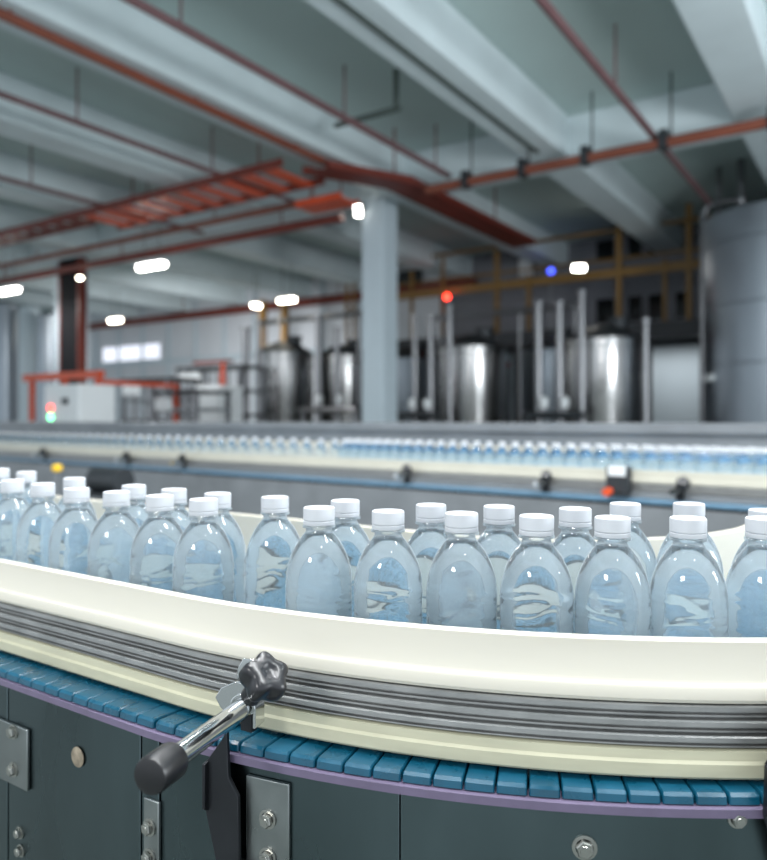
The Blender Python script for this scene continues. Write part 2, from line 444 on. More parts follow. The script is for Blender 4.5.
def bottle_root(loc, label, group, rz):
    t = thing('water_bottle', label, 'bottle', loc, group); t['_w'] = 1; t.rotation_euler[2] = rz; return t
def cap_mesh(nrib=60, segs=120):
    zc = .1872
    pr = [(.0133, zc + .0042), (.0147, zc + .0042), (.0147, zc + .0045), (.0152, zc + .0050), (.0152, zc + .0150), (.0149, zc + .0160), (.0141, zc + .0167), (.0128, zc + .0169), (0, zc + .0170)]
    def rib(r, z, t): return r - (.00018 * (1 - math.cos(nrib * t)) if zc + .0052 < z < zc + .0155 else 0)
    return MB().lathe(pr, segs, mod=rib)
near_body = None
def make_bottle():
    t = bottle_root((0, 0, 0), 'x', 'x', 0)
    bo = MB().lathe(bottle_profile() + neckring, 72, mod=lambda r, z, a: wave(r, z, a)).build('bottle_body', 'film', t, True, angle=80)
    wp = [(r, z + (.0006 if i < 6 else 0)) for i, (r, z) in enumerate(bottle_profile()) if z < .1780]
    wt = MB().lathe(wp + [(.0140, .1783), (0, .1783)], 72, mod=lambda r, z, a: wave(r, z, a, .00045)).build('water', 'water', t, True, angle=60)
    cp = cap_mesh().build('cap', 'cap', t, True, angle=35); zc = .1872
    bd = MB().lathe([(.0133, zc), (.0150, zc), (.0152, zc + .0006), (.0152, zc + .0035), (.0147, zc + .0040), (.0133, zc + .0040)], 72).build('tamper_band', 'cap', None, True, local=True, angle=35)
    bd.parent = cp
    return t
def copy_tree(o):
    c = o.copy(); COL.objects.link(c)
    for ch in list(o.children):
        d = ch.copy(); COL.objects.link(d); d.parent = c
        for g in list(ch.children):
            e = g.copy(); COL.objects.link(e); e.parent = d
    return c
HC = .084
front = [(12.5, 479), (42.8, 482.3), (75.4, 487), (116.5, 490), (149.5, 494.7), (194.6, 498.2), (319, 505), (388, 508.4), (461.5, 510.4), (536.5, 513), (614.2, 514.8), (690.6, 515), (761, 515.5)]
back = [(0, 468), (26.3, 471), (74.3, 477), (134, 484), (174, 487.7), (217.6, 491.5), (275, 495), (345.2, 498.4), (431, 502.5), (499, 503.9), (575.2, 506), (627, 501.3), (687.2, 501.3), (766, 507.7)]
ordn = ['first', 'second', 'third', 'fourth', 'fifth', 'sixth', 'seventh', 'eighth', 'ninth', 'tenth', 'eleventh', 'twelfth', 'thirteenth', 'fourteenth']
spots = []
for row, lst in (('front', front), ('back', back)):
    for x, y in lst:
        Y = HC * F / (y - HOR) - .015
        spots.append([Vector(((x - PX) / F * Y, Y, 0)), row])
for it in range(200):
    for i in range(len(spots)):
        p = spots[i][0] - CC; sa_, tb = p.dot(A), p.dot(B)
        r = -sa_ if tb < 0 else math.hypot(sa_, tb)
        n = -A if tb < 0 else p.normalized()
        if r > .8548: spots[i][0] -= n * (r - .8548)
        for j in range(i):
            d = spots[i][0] - spots[j][0]
            if d.length < .0646:
                k = d.normalized() * ((.0646 - d.length) / 2); spots[i][0] += k; spots[j][0] -= k
lab_f = {5: 'clear water bottle in the front row, last before the gap above the black star knob', 6: 'clear water bottle in the front row, first after the gap above the black star knob', 12: 'front row water bottle cut by the right edge of the photo'}
lab_b = {6: 'clear water bottle of the back row seen whole through the gap in the front row', 0: 'back row water bottle cut by the left edge of the photo', 13: 'back row water bottle cut by the right edge of the photo'}
proto = make_bottle(); cnt = {'front': 0, 'back': 0}
for i, (p, row) in enumerate(spots):
    o = proto if i == 0 else copy_tree(proto)
    o.location = (p.x, p.y, H(.2880)); o.rotation_euler = (0, 0, random.uniform(0, 6.28))
    k = cnt[row]; cnt[row] += 1
    l = (lab_f if row == 'front' else lab_b).get(k)
    if l is None: l = 'white-capped clear water bottle, %s from the left in the %s row' % (ordn[k], row)
    o['label'] = l; o['group'] = 'water bottles on the curved conveyor in front'

# ------------------------------------------------------------------ the straight conveyor behind it
FA = 2.955 + .035; FDROP = .020
FT = math.radians(38); A2 = Vector((math.sin(FT), math.cos(FT), 0)); B2 = Vector((math.cos(FT), -math.sin(FT), 0))
def fab(a, b, z): return A2 * a + B2 * b + UP * z
def fon(a, x):
    t = (x - PX) / F; Y = a / (A2.x * t + A2.y); p = Vector((t * Y, Y, 0)); return p.dot(B2)
FB0, FB1 = -7.9, .7
fc = thing('straight_conveyor', 'blurred straight bottle conveyor running across behind the curved one', 'conveyor', fab(FA + .2, -2.8, 0))
def run(name, prof, m, parent=fc, b0=FB0, b1=FB1, sm=True):
    return MB().rings([[fab(a, b, z) for a, z in prof] for b in (b0, b1)]).build(name, m, parent, sm, angle=30)
def HF(h): return CAM_Z - h - FDROP
o_ = FA - .035
run('guide_rail', [(o_, HF(.2246)), (o_, HF(.176)), (o_ - .015, HF(.176)), (o_ - .016, HF(.21)), (o_ - .020, HF(.212)), (o_ - .020, HF(.2246))], 'cream_far')
prof = [(o_, HF(.262)), (o_, HF(.2246))]
for k in range(3): prof += [(o_ - .012, HF(.2250 + .0122 * k)), (o_ - .018, HF(.2262 + .0122 * k)), (o_ - .018, HF(.2330 + .0122 * k)), (o_ - .012, HF(.2345 + .0122 * k))]
run('rail_profile', prof, 'alu')
run('lower_guide_rail', [(o_, HF(.284)), (o_, HF(.262)), (o_ - .020, HF(.262)), (o_ - .021, HF(.284))], 'machine')
run('back_guide_rail', [(FA + .42, HF(.284)), (FA + .42, HF(.115)), (FA + .435, HF(.115)), (FA + .435, HF(.284))], 'cream')
run('top_guard', [(FA + .40, H(.058)), (FA + .40, H(.018)), (FA + .45, H(.014)), (FA + .45, H(.058))], 'machine')
run('back_screen', [(FA + .418, H(.132)), (FA + .418, H(.056)), (FA + .430, H(.056)), (FA + .430, H(.132))], 'machine')
run('side_panel', [(o_ - .048, HF(.315)), (o_ - .048, HF(.66)), (o_ - .043, HF(.66)), (o_ - .043, HF(.315))], 'machine')
run('back_panel', [(FA + .46, HF(.30)), (FA + .46, HF(.66)), (FA + .455, HF(.66)), (FA + .455, HF(.30))], 'steel')
for b in (-7.5, -5.9, -4.3, -2.7, -1.2, .3):
    for a in (o_ - .02, FA + .44):
        MB().tube(fab(a, b, 0), fab(a, b, HF(.5)), .024).build('leg', 'plate', fc, True)
        
for x in (45, 128, 184, 407, 545, 680):
    b = fon(o_ - .03, x); c = fab(o_ - .03, b, HF(.245))
    cl = MB(); cl.box(c + UP * -.03, (.01, .03, .12), (A2, B2, UP)); cl = cl.build('rail_clamp', 'dark', fc, bevel=.002)
    MB().tube(c + A2 * .01, c - A2 * .09, .011).build('rod', 'chrome', cl, True)
    star_knob(c - A2 * .03 + UP * .03 + B2 * .02, (-.3, -.6, .6), .026, .03).build('star_knob', 'knob', cl, True)
b = fon(o_ - .05, 619); c = fab(o_ - .05, b, 0)
sb = MB().box(c + UP * HF(.215), (.045, .09, .11), (A2, B2, UP)).build('sensor_box', 'machine_dk', fc, bevel=.004)
MB().box(c - A2 * .024 + UP * HF(.18), (.006, .07, .04), (A2, B2, UP)).build('sensor_face', 'white', sb, bevel=.002)
MB().tube(c - A2 * .022 - B2 * .03 + UP * HF(.262), c - A2 * .06 - B2 * .03 + UP * HF(.262), .016).build('orange_connector', 'orange', sb, True)
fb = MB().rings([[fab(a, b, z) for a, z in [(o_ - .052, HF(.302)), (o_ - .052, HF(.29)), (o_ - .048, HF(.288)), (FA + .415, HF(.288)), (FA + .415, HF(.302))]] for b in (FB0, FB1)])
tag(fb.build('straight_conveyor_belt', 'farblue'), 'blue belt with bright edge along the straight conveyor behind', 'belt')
def far_bottle():
    t = bottle_root((0, 0, 0), 'clear capped water bottle in the blurred crowd on the straight conveyor behind', 'water bottles crowding the straight conveyor behind', 0)
    pr = [(0, .002), (.026, 0), (.031, .006), (.0318, .03), (.0305, .04), (.0318, .05), (.0316, .085), (.0300, .095), (.0318, .105), (.0320, .130), (.0301, .148), (.0261, .160), (.0221, .168), (.0152, .178), (.0125, .182), (.0125, .188), (0, .188)]
    MB().lathe(pr, 18).build('bottle_body', 'farbottle', t, True, angle=80)
    MB().lathe([(0, .187), (.0150, .187), (.0152, .202), (.0145, .204), (0, .2042)], 16).build('cap', 'cap', t, True, angle=40)
    return t
fproto = far_bottle(); first = True
bs = fon(FA, 335)
for row in range(3):
    b = FB0 + .1 if row == 0 else bs + .10
    b = bs - .104 * 44 + .0 if row == 0 else bs + .0335 * (row % 2)
    while b < .35:
        o = fproto if first else copy_tree(fproto); first = False
        o.location = fab(FA + row * .0595, b, HF(.2878)); o.rotation_euler = (0, 0, random.uniform(0, 6.28))
        b += .104 if b < bs - .01 else .067

# items between the two conveyors at the left
c = on_a(2.75, 57, 0); c.z = H(.44)
g = thing('drive_unit', 'dark drive motor with a yellow knob, behind the leftmost bottles', 'motor', (c.x, c.y, 0))
bp = on_a(2.75, 110)
MB().tube(bp - B * .13 + UP * (H(.355) - CAM_Z), bp + B * .13 + UP * (H(.355) - CAM_Z), .075, n=28).build('motor_body', 'machine_dk', g, True)
MB().box(bp + UP * (H(.435) - CAM_Z) , (.2, .30, .02), (A, B, UP)).build('base_plate', 'machine_dk', g)
MB().tube(Vector((bp.x, bp.y, 0)), Vector((bp.x, bp.y, H(.445))), .04).build('stand', 'machine', g, True)
kp = on_a(2.72, 57)
MB().tube(Vector((kp.x, kp.y, 0)), Vector((kp.x, kp.y, H(.315))), .012).build('post', 'machine', g, True)
MB().box((bp + kp) / 2 + UP * (.03 - CAM_Z), (.1, (bp - kp).length + .1, .06), (A, B, UP)).build('foot_rail', 'machine', g)
MB().lathe([(0, 0), (.018, 0), (.030, .008), (.032, .03), (.024, .044), (0, .048)], 24, Vector((kp.x, kp.y, H(.32)))).build('yellow_knob', 'yellowknob', g, True)

# ------------------------------------------------------------------ the hall
SLAB = CAM_Z + 3.9; BEAMB = CAM_Z + 3.37
AW = 16.0
struct('floor', MB().abox(-3, AW + .3, -31, 5, -.12, 0), 'floor')
struct('ceiling', MB().abox(-3, AW + .3, -31, 5, SLAB, SLAB + .2), 'slab')
struct('wall_back', MB().abox(AW, AW + .25, -31, 5, 0, SLAB), 'wall')
struct('blocker_wall_right', MB().abox(9.9, AW, 2.2, 2.4, 0, SLAB), 'wall_shade')  # unseen, placed to keep daylight off the tank area
for i, b in enumerate((-13.15, -10.65, -8.22, -5.85, -3.40, -.95, 1.5, 3.9, -15.6, -18.0, -20.5)):
    for (a0, a1) in ((-3, 9.3), (9.75, AW)):
        struct('ceiling_beam', MB().abox(a0, a1, b - .5, b, BEAMB, SLAB), 'beam', bevel=.02)
struct('cross_beam', MB().abox(9.3, 9.75, -31, 5, BEAMB - .02, SLAB), 'beam', bevel=.02)
def column(b, a=9.53, s=.40):
    return struct('column', MB().abox(a - s / 2, a + s / 2, b - s / 2, b + s / 2, 0, BEAMB - .02), 'column', bevel=.015)
column(-6.50, 9.55)
column(-14.55, 9.62, .5)
column(-22.3)

# cable duct on the left column
c2 = on_a(9.2, 72); b2 = bco(c2)
cd = thing('cable_duct', 'black vertical cable duct with orange edges on the left column', 'duct', (c2.x, c2.y, 1.9))
MB().abox(9.12, 9.30, b2 - .27, b2 + .27, 1.85, CAM_Z + 3.3).build('duct_cover', 'ductblack', cd)
for k in (-.32, .32): MB().abox(9.12, 9.30, b2 + k - .03, b2 + k + .03, 1.8, CAM_Z + 3.3).build('edge_strip', 'orange_dk', cd)

# pipes under the ceiling
def hanger(p, parent, top=SLAB, r=.012, m='maroon'):
    MB().tube(p, Vector((p.x, p.y, top)), r, n=8).build('hanger', m, parent)
def pipe_a(name, label, b, a0, a1, h, r, m, hang, cat='pipe', group=None, top=SLAB):
    t = thing(name, label, cat, ab((a0 + a1) / 2, b, CAM_Z + h - r), group)
    MB().tube(ab(a0, b, CAM_Z + h), ab(a1, b, CAM_Z + h), r).build('pipe_run', m, t, True)
    for a in hang: hanger(ab(a, b, CAM_Z + h), t, top, m=m)
    return t
def pipe_b(name, label, a, b0, b1, h, r, m, hang, cat='pipe', group=None, top=SLAB):
    t = thing(name, label, cat, ab(a, (b0 + b1) / 2, CAM_Z + h - r), group)
    MB().tube(ab(a, b0, CAM_Z + h), ab(a, b1, CAM_Z + h), r).build('pipe_run', m, t, True)
    for b in hang: hanger(ab(a, b, CAM_Z + h), t, top, m=m)
    return t
pipe_a('sprinkler_pipe', 'brown pipe running back along the big ceiling beam at the upper left', -5.98, 2, 8.6, 3.3, .045, 'rust', (3.4, 5.4, 7.0), top=BEAMB)
pipe_a('sprinkler_pipe', 'dull purple pipe crossing the ceiling bay right of the big beam', -4.96, 2, 8.95, 3.32, .04, 'maroon', (4.3, 6.6, 8.6))
pipe_a('sprinkler_pipe', 'dull red pipe running back near the top right to the header pipe', -2.23, 2, 12.0, 3.25, .04, 'maroon', (5.3, 7.4))
pipe_a('sprinkler_pipe', 'dull purple pipe above the second ceiling beam at the left', -7.46, 2, 9.2, 3.3, .035, 'maroon', (5.0, 7.0))
pipe_a('sprinkler_pipe', 'dull purple pipe farthest left under the ceiling', -10.03, 3, 9.2, 3.3, .035, 'maroon', (6.0, 8.0))
t = pipe_b('header_pipe', 'rust red header pipe with clamps hung along the cross beam', 8.77, -5.2, 4.5, 3.12, .06, 'rust', (), 'pipe')
for b in (-4.6, -3.8, -3.0, -2.1, -1.0, 0.1):
    MB().abox(8.70, 8.84, b - .05, b + .05, CAM_Z + 3.04, CAM_Z + 3.26).build('pipe_clamp', 'machine_dk', t, bevel=.01); hanger(ab(8.77, b + .08, CAM_Z + 3.12), t, m='machine_dk')
# grey conduit with a drop frame
cg = thing('conduit_frame', 'dark grey conduit with square drop frame between the ceiling beams', 'conduit', ab(6, -3.7, CAM_Z + 3.2))
MB().tube(ab(2, -3.66, CAM_Z + 3.38), ab(8.9, -3.66, CAM_Z + 3.38), .035).build('conduit_run', 'grey_pipe', cg, True)
q0 = on_a(7.0, 396, 46); zt = q0.z; bq = bco(q0)
MB().tube(ab(7.0, bq, zt), ab(7.0, bco(on_a(7.0, 262, 88)), zt), .028).build('cross_conduit', 'grey_pipe', cg, True)
MB().tube(ab(7.0, bq, zt), ab(7.0, bq, on_a(7.0, 396, 110).z), .028).build('drop_conduit', 'grey_pipe', cg, True)
zl = on_a(7.0, 396, 109).z
MB().tube(ab(7.0, bq + .05, zl), ab(7.0, bco(on_a(7.0, 335, 127)), zl), .032).build('lower_conduit', 'grey_pipe', cg, True)
for x0, y0, x1, y1, lb in ((118, 132, 196, 110, 'thin dark branch pipe crossing the left ceiling bay'), (18, 168, 72, 152, 'thin dark branch pipe at the far left of the ceiling')):
    p = on_a(7.2, x0, y0); q = on_a(7.2, x1, y1)
    t = thing('branch_pipe', lb, 'pipe', ab(7.2, bco(p), p.z))
    MB().tube(ab(7.2, bco(p), p.z), ab(7.2, bco(q), p.z), .028).build('pipe_run', 'grey_pipe', t, True)
    hanger(ab(7.2, bco(p) + .5, p.z), t, m='grey_pipe'); 

# ladder trays
HT = CAM_Z + 3.2
tr = thing('cable_tray', 'orange ladder cable tray running under the beams toward the left column', 'cable tray', ab(7.4, -11, HT))
for a, e0, e1 in ((7.02, -19, -6.25), (7.42, -19, -10.6), (7.86, -10.6, -6.25)): MB().abox(a - .02, a + .02, e0, e1, HT - .05, HT + .05).build('side_rail', 'orange_dk', tr)
b = -18.8
while b < -6.5:
    MB().abox(7.02, 7.42 if b < -10.6 else 7.86, b, b + .20, HT - .045, HT - .015).build('rung', 'orange_dk' if b < -10.6 else 'orange', tr); b += .42
for b in (-17.5, -13.5, -9.5, -6.9): hanger(ab(7.3, b, HT), tr, m='orange_dk')
tr2 = thing('cable_tray', 'deep red cable tray bending at the white column and running to the back', 'cable tray', ab(9.5, -5.5, HT))
for k in (-.2, .2):
    MB().rings([[ab(7.4 , -6.0 + k, HT - .05), ab(7.4, -6.0 + k, HT + .05), ab(7.4, -6.04 + k, HT + .05), ab(7.4, -6.04 + k, HT - .05)],
                [ab(8.5, -5.46 + k, HT - .05), ab(8.5, -5.46 + k, HT + .05), ab(8.5, -5.5 + k, HT + .05), ab(8.5, -5.5 + k, HT - .05)],
                [ab(12.7, -5.46 + k, HT - .05), ab(12.7, -5.46 + k, HT + .05), ab(12.7, -5.5 + k, HT + .05), ab(12.7, -5.5 + k, HT - .05)]]).build('side_rail', 'orange_dk', tr2)
MB().rings([[ab(a, bb - .2, HT - .05), ab(a, bb + .2, HT - .05), ab(a, bb + .2, HT - .035), ab(a, bb - .2, HT - .035)] for a, bb in ((7.4, -6.0), (8.5, -5.48), (12.7, -5.48))]).build('tray_bed', 'orange_dk', tr2)
for a in (8.4, 11.5): hanger(ab(a, -5.48, HT), tr2, m='orange_dk')
tr3 = thing('cable_tray', 'short bright orange tray beside the floodlight on the white column', 'cable tray', ab(8.3, -6.3, HT - .15))
MB().abox(8.1, 8.5, -6.95, -6.15, HT - .2, HT - .17).build('tray_bed', 'orange', tr3)
for a in (8.1, 8.5): MB().abox(a - .015, a + .015, -6.95, -6.15, HT - .2, HT - .12).build('side_rail', 'orange', tr3)
for b in (-6.8, -6.3): hanger(ab(8.3, b, HT - .18), tr3, m='orange_dk')
pipe_b('fire_pipe', 'long red pipe under the cross beam between the two columns', 8.98, -19, -6.8, 3.04, .07, 'orange_dk', (-16, -12, -8), top=BEAMB)
pipe_b('fire_pipe', 'thin red brown pipe just above the long red pipe', 8.5, -19, -6.5, 3.2, .05, 'rust', (-14, -9, -7), top=BEAMB)
pipe_b('fire_pipe', 'dark red pipe along the top of the far wall', 15.7, -30, -8.0, 3.2, .12, 'orange_dk', (-24, -18, -12))

# lamps
def batten(a, b, h, L, label, along=B, m='lamp'):
    c = ab(a, b, CAM_Z + h); t = thing('strip_lamp', label, 'lamp', c)
    o = A if along is B else B
    MB().box(c + UP * .05, (.16, L + .06, .05), (o, along, UP)).build('housing', 'white', t, bevel=.01)
    MB().tube(c - along * L / 2, c + along * L / 2, .055, n=14).build('tube', m, t, True)
    for k in (-.3, .3): MB().tube(c + along * L * k + UP * .06, Vector((c.x, c.y, BEAMB)) + along * L * k, .006, n=6).build('suspension_wire', 'grey_pipe', t)
    return t
batten(8.3, -10.3, 2.6, .62, 'bright white strip lamp hanging right of the left column')
batten(8.3, -14.66, 2.6, .62, 'bright white strip lamp at the left edge of the photo')
batten(12.3, -16.7, 2.6, .42, 'small white strip lamp far back right of the left column', m='lampw')
batten(12.3, -10.8, 2.6, .42, 'small white strip lamp over the left tanks, beside the white column', m='lampw')
batten(12.5, -11.9, 2.6, .2, 'small round looking white lamp over the left tanks', A, 'lampw')
def flood(p, d, label, m='lamp', L=.2, wdt=.11):
    p = Vector(p); d = Vector(d).normalized(); x = d.cross(UP).normalized(); u = x.cross(d)
    t = thing('floodlight', label, 'lamp', p)
    MB().box(p - d * .05, (L + .05, .08, wdt + .05), (x, d, u)).build('housing', 'machine_dk', t, bevel=.01)
    MB().box(p - d * .005, (L, .03, wdt), (x, d, u)).build('lens', m, t, bevel=.01)
    MB().box(p - d * .12, (.06, .14, .04), (x, d, u)).build('bracket', 'machine_dk', t)
    return t
pf = on_a(9.28, 358, 211); flood(pf, (-.4, -1, -.35), 'white floodlight on the top of the white column', L=.09, wdt=.16)
pf = on_a(13.75, 579, 268); flood(pf, (-.2, -1, -.25), 'white floodlight in front of the yellow railing', L=.22, wdt=.10)
pf = on_a(8.95, 80, 278); flood(pf, (.1, -1, -.1), 'small twin spot lamp on the black cable duct', 'lampw', .09, .05)
pv = on_a(10.5, 84, 329); t = thing('work_lamp', 'vertical lamp tube beside the foot of the left column', 'lamp', (pv.x, pv.y, 0))
MB().tube(pv - UP * .16, pv + UP * .16, .055).build('tube', 'lampw', t, True)
MB().tube(Vector((pv.x, pv.y + .1, 0)), Vector((pv.x, pv.y + .1, pv.z + .25)), .03).build('pole', 'machine', t, True)
MB().box((pv.x, pv.y + .06, pv.z), (.08, .08, .36)).build('housing', 'machine', t)

# mezzanine ------------------------------------------------------------------
MA = 14.1
bm0, bm1 = bco(on_a(MA, 398)), 2.0
mz = thing('mezzanine', 'yellow railed steel mezzanine behind the row of tanks', 'platform', ab(15, -3.5, 0))
DZ = CAM_Z + 1.75
MB().abox(MA, AW - .02, bm0, bm1, DZ - .16, DZ).build('deck', 'deck', mz)
MB().abox(MA - .06, MA, bm0, bm1, DZ - .26, DZ + .03).build('edge_beam', 'deck', mz)
for hh, r in ((3.56, .035), (3.02, .025)):
    MB().tube(ab(MA, bm0, CAM_Z + hh), ab(MA, bm1, CAM_Z + hh), r, n=10).build('handrail', 'yellow', mz, True)
MB().abox(MA - .02, MA + .02, bm0, bm1, CAM_Z + 2.68, CAM_Z + 2.84).build('kick_plate', 'yellow', mz)
for x, zt_, w in ((443, 3.5, .04), (497, 3.5, .08), (529, 2.9, .07), (619, 3.85, .09), (665, 2.9, .06), (689, 3.85, .09), (730, 3.5, .05), (412, 3.3, .05)):
    b = bco(on_a(MA, x)); MB().abox(MA - .04, MA + .04, b - w / 2, b + w / 2, DZ - .1, CAM_Z + zt_).build('railing_post', 'yellow', mz)
for x in (398, 515, 645, 760):
    b = bco(on_a(MA, x)); MB().abox(MA + .1, MA + .25, b - .07, b + .07, 0, DZ - .15).build('support_column', 'deck', mz)
# cladding under the deck: pale door panels and bands
wp = 15.6
struct('wall_inner', MB().abox(wp, wp + .06, bm0, 2.1, 0, DZ - .17), 'wall_shade')
for i, (x0, x1) in enumerate(((644, 706), (511, 526), (420, 446), (716, 760))):
    b0, b1 = bco(on_a(wp - .03, x0)), bco(on_a(wp - .03, x1))
    struct('door_%d' % (i + 1), MB().abox(wp - .06, wp, b0, b1, .05, on_a(wp, 650, 350).z), 'panel', bevel=.01)
zA, zB, zC = CAM_Z + 1.36, CAM_Z + 1.20, CAM_Z + 1.05
struct('trim_1', MB().abox(wp - .05, wp, bm0, 2.1, zB + .12, zA + .12), 'panel')
struct('trim_2', MB().abox(wp - .045, wp, bm0, 2.1, zC + .14, zB + .11), 'red')
# small dark windows on the back wall above the deck
n = 1
for x0, x1 in ((597, 615), (629, 642), (649, 663), (676, 690)):
    for y0, y1 in ((236, 258), (296, 321)):
        p0 = on_a(AW, x0, y0); p1 = on_a(AW, x1, y0); zc = on_a(AW, 640, y1).z; zt_ = on_a(AW, 640, y0).z
        o = struct('window_%d' % n, MB().abox(AW - .03, AW - .005, bco(p0), bco(p1), zc, zt_), 'winglass')
        fr = MB()
        b0, b1 = bco(p0), bco(p1)
        for (u0, u1, v0, v1) in ((b0 - .04, b0, zc - .04, zt_ + .04), (b1, b1 + .04, zc - .04, zt_ + .04), (b0, b1, zc - .04, zc), (b0, b1, zt_, zt_ + .04)):
            fr.abox(AW - .05, AW, u0, u1, v0, v1)
        fr.build('window_frame', 'wall_shade', o); n += 1
struct('wall_upper_shade', MB().abox(AW - .012, AW - .002, bm0, 2.2, DZ, SLAB), 'wall_shade')  # thin dark sheet over the back wall, standing in for its shade
# electrical panel and notice on the mezzanine wall
pp = on_a(AW - .05, 527, 268); bx = bco(pp)
el = MB().abox(AW - .16, AW - .02, bx - .16, bx + .16, pp.z - .2, pp.z + .2).build('wall_cabinet', 'white', bevel=.01); tag(el, 'small white box on the mezzanine wall left of the blue light', 'cabinet')
pp = on_a(AW - .05, 405, 281); bx = bco(pp)
el = MB().abox(AW - .2, AW - .02, bx - .5, bx + .5, pp.z - .25, pp.z + .22).build('vent_box', 'machine_dk', bevel=.02); tag(el, 'dark vent box on the wall just right of the white column', 'vent')
def signal(p, m, label, foot_z):
    p = Vector(p); t = thing('signal_lamp', label, 'lamp', (p.x, p.y, foot_z))
    MB().lathe([(0, -.05), (.055, -.05), (.065, 0), (.05, .05), (0, .07)], 18, p).build('lens', m, t, True)
    MB().tube(Vector((p.x, p.y, foot_z)), p - UP * .05, .02).build('stem', 'pipe', t, True)
signal(on_a(MA - .2, 447, 297), 'redlamp', 'glowing red signal lamp above the tank right of the white column', CAM_Z + 1.0)
signal(on_a(MA + .3, 551, 271), 'bluelamp', 'small blue signal lamp behind the yellow railing', DZ)

# left part of the back wall: mullioned glazing with one bright band
k = 9
for x0, x1, y0, y1 in ((104, 160, 346, 360),):
    p0 = on_a(AW, x0, y0); p1 = on_a(AW, x1, y0); zc = on_a(AW, (x0 + x1) / 2, y1).z; zt_ = on_a(AW, (x0 + x1) / 2, y0).z
    struct('window_%d' % k, MB().abox(AW - .04, AW - .005, bco(p0), bco(p1), zc, zt_), 'daywin'); k += 1
for i, b in enumerate([-29 + 1.25 * i for i in range(15)]):
    struct('trim_%d' % (i + 3), MB().abox(AW - .06, AW, b - .05, b + .05, 1.2, SLAB), 'panel')
struct('trim_20', MB().abox(AW - .06, AW, -30, -9.5, 3.1, 3.25), 'panel')

# ------------------------------------------------------------------ tanks
def tank(a, x, r, rim, label, m='tank', legs=True, top_m=None):
    c = on_a(a, x); t = thing('steel_tank', label, 'tank', (c.x, c.y, 0), 'steel process tanks')
    z1 = CAM_Z + rim; base = Vector((c.x, c.y, 0))
    MB().lathe([(0, .42), (r * .25, .42), (r * .97, .62), (r, .66), (r, z1 - .12), (r * 1.015, z1 - .11), (r * 1.015, z1 - .03), (r, z1 - .02), (r, z1), (0, z1)], 56, base).build('shell', m, t, True, angle=30)
    MB().lathe([(r * .99, z1), (r * .96, z1 + .05), (r * .5, z1 + .2), (r * .25, z1 + .25), (0, z1 + .26)], 56, base).build('lid', top_m or 'machine_dk', t, True, angle=30)
    mh = MB().lathe([(.16, z1 + .18), (.16, z1 + .32), (.18, z1 + .33), (.18, z1 + .36), (0, z1 + .38)], 28, base + Vector((r * .35, -.1, 0))).build('manhole', 'machine_dk', t, True, angle=30)
    if legs:
        for k in range(4):
            q = base + Vector((math.cos(k * PI / 2 + .6), math.sin(k * PI / 2 + .6), 0)) * r * .8
            MB().tube(q, q + UP * .66, .05).build('leg', 'pipe', t, True)
    return t
tank(12, 472, .62, 1.27, 'shiny steel tank just right of the white column')
tank(12, 603, .62, 1.27, 'shiny steel tank in front of the floodlight, left of the pale door')
tank(12, 284, .62, 1.40, 'shiny steel tank left of the white column')
tank(13.3, 344, .62, 1.40, 'steel tank half hidden by the left side of the white column')
tank(13.3, 409, .60, 1.25, 'dark steel tank half hidden by the right side of the white column', 'tank_dull')
tank(13.3, 552, .60, 1.27, 'dull steel tank behind and left of the floodlit tank', 'tank_dull')
# big tank at the right edge
bt = thing('storage_tank', 'tall silver storage tank at the right edge of the photo', 'tank', (5.9, 11.04, 0))
base = Vector((5.9, 11.04, 0)); zt_ = CAM_Z + 3.0; r = 1.10
pr = [(0, .0), (r, .0)]
for z in (1.1, 2.1, 2.95, 3.85): pr += [(r, z - .012), (r - .012, z - .004), (r - .012, z + .004), (r, z + .012)]
pr += [(r, zt_ - .02), (r * .98, zt_)]
MB().lathe(pr, 72, base).build('shell', 'tank_dull', bt, True, angle=20)
MB().lathe([(r * .99, zt_ - .01), (r * .5, zt_ + .12), (0, zt_ + .16)], 72, base).build('lid', 'tank_dull', bt, True)
q = on_a(11.9, 716, 383); nn = (Vector((q.x, q.y, 0)) - base); nn.z = 0
MB().box(base + nn.normalized() * (r + .01) + UP * (CAM_Z + .62), (.32, .03, .1), (nn.normalized().cross(UP), nn.normalized(), UP)).build('name_plate', 'white', bt, bevel=.005)
pa = on_a(12.3, 703, 205); pb = on_a(12.3, 741, 201)
vp = thing('tank_pipe', 'looped steel pipe rising beside the tall silver tank', 'pipe', (pa.x, pa.y, 0))
pts = [Vector((pa.x, pa.y, 0)), Vector((pa.x, pa.y, pa.z - .2))]
for i in range(1, 7):
    t_ = PI / 2 * i / 6; dd = (pb - pa); dd.z = 0; dd = dd.normalized()
    pts.append(Vector((pa.x, pa.y, pa.z - .2)) + dd * (.2 * (1 - math.cos(t_))) + UP * (.2 * math.sin(t_)))
pts.append(Vector((pb.x, pb.y, pa.z)))
MB().path(pts, .05).build('pipe_run', 'pipe', vp, True)
MB().tube(Vector((pb.x, pb.y, pa.z - .12)), Vector((pb.x, pb.y, SLAB)), .055).build('riser', 'pipe', vp, True)
MB().lathe([(0, -.08), (.075, -.06), (.09, 0), (.075, .06), (0, .08)], 16, Vector((pb.x, pb.y, pa.z))).build('joint', 'pipe', vp, True)
pc = on_a(12.5, 719, 200)
tag(MB().tube(Vector((pc.x, pc.y, CAM_Z + 3.2)), Vector((pc.x, pc.y, SLAB)), .04).build('vent_pipe', 'pipe', smooth=True), 'thin steel vent pipe rising from the tall silver tank to the ceiling', 'pipe')

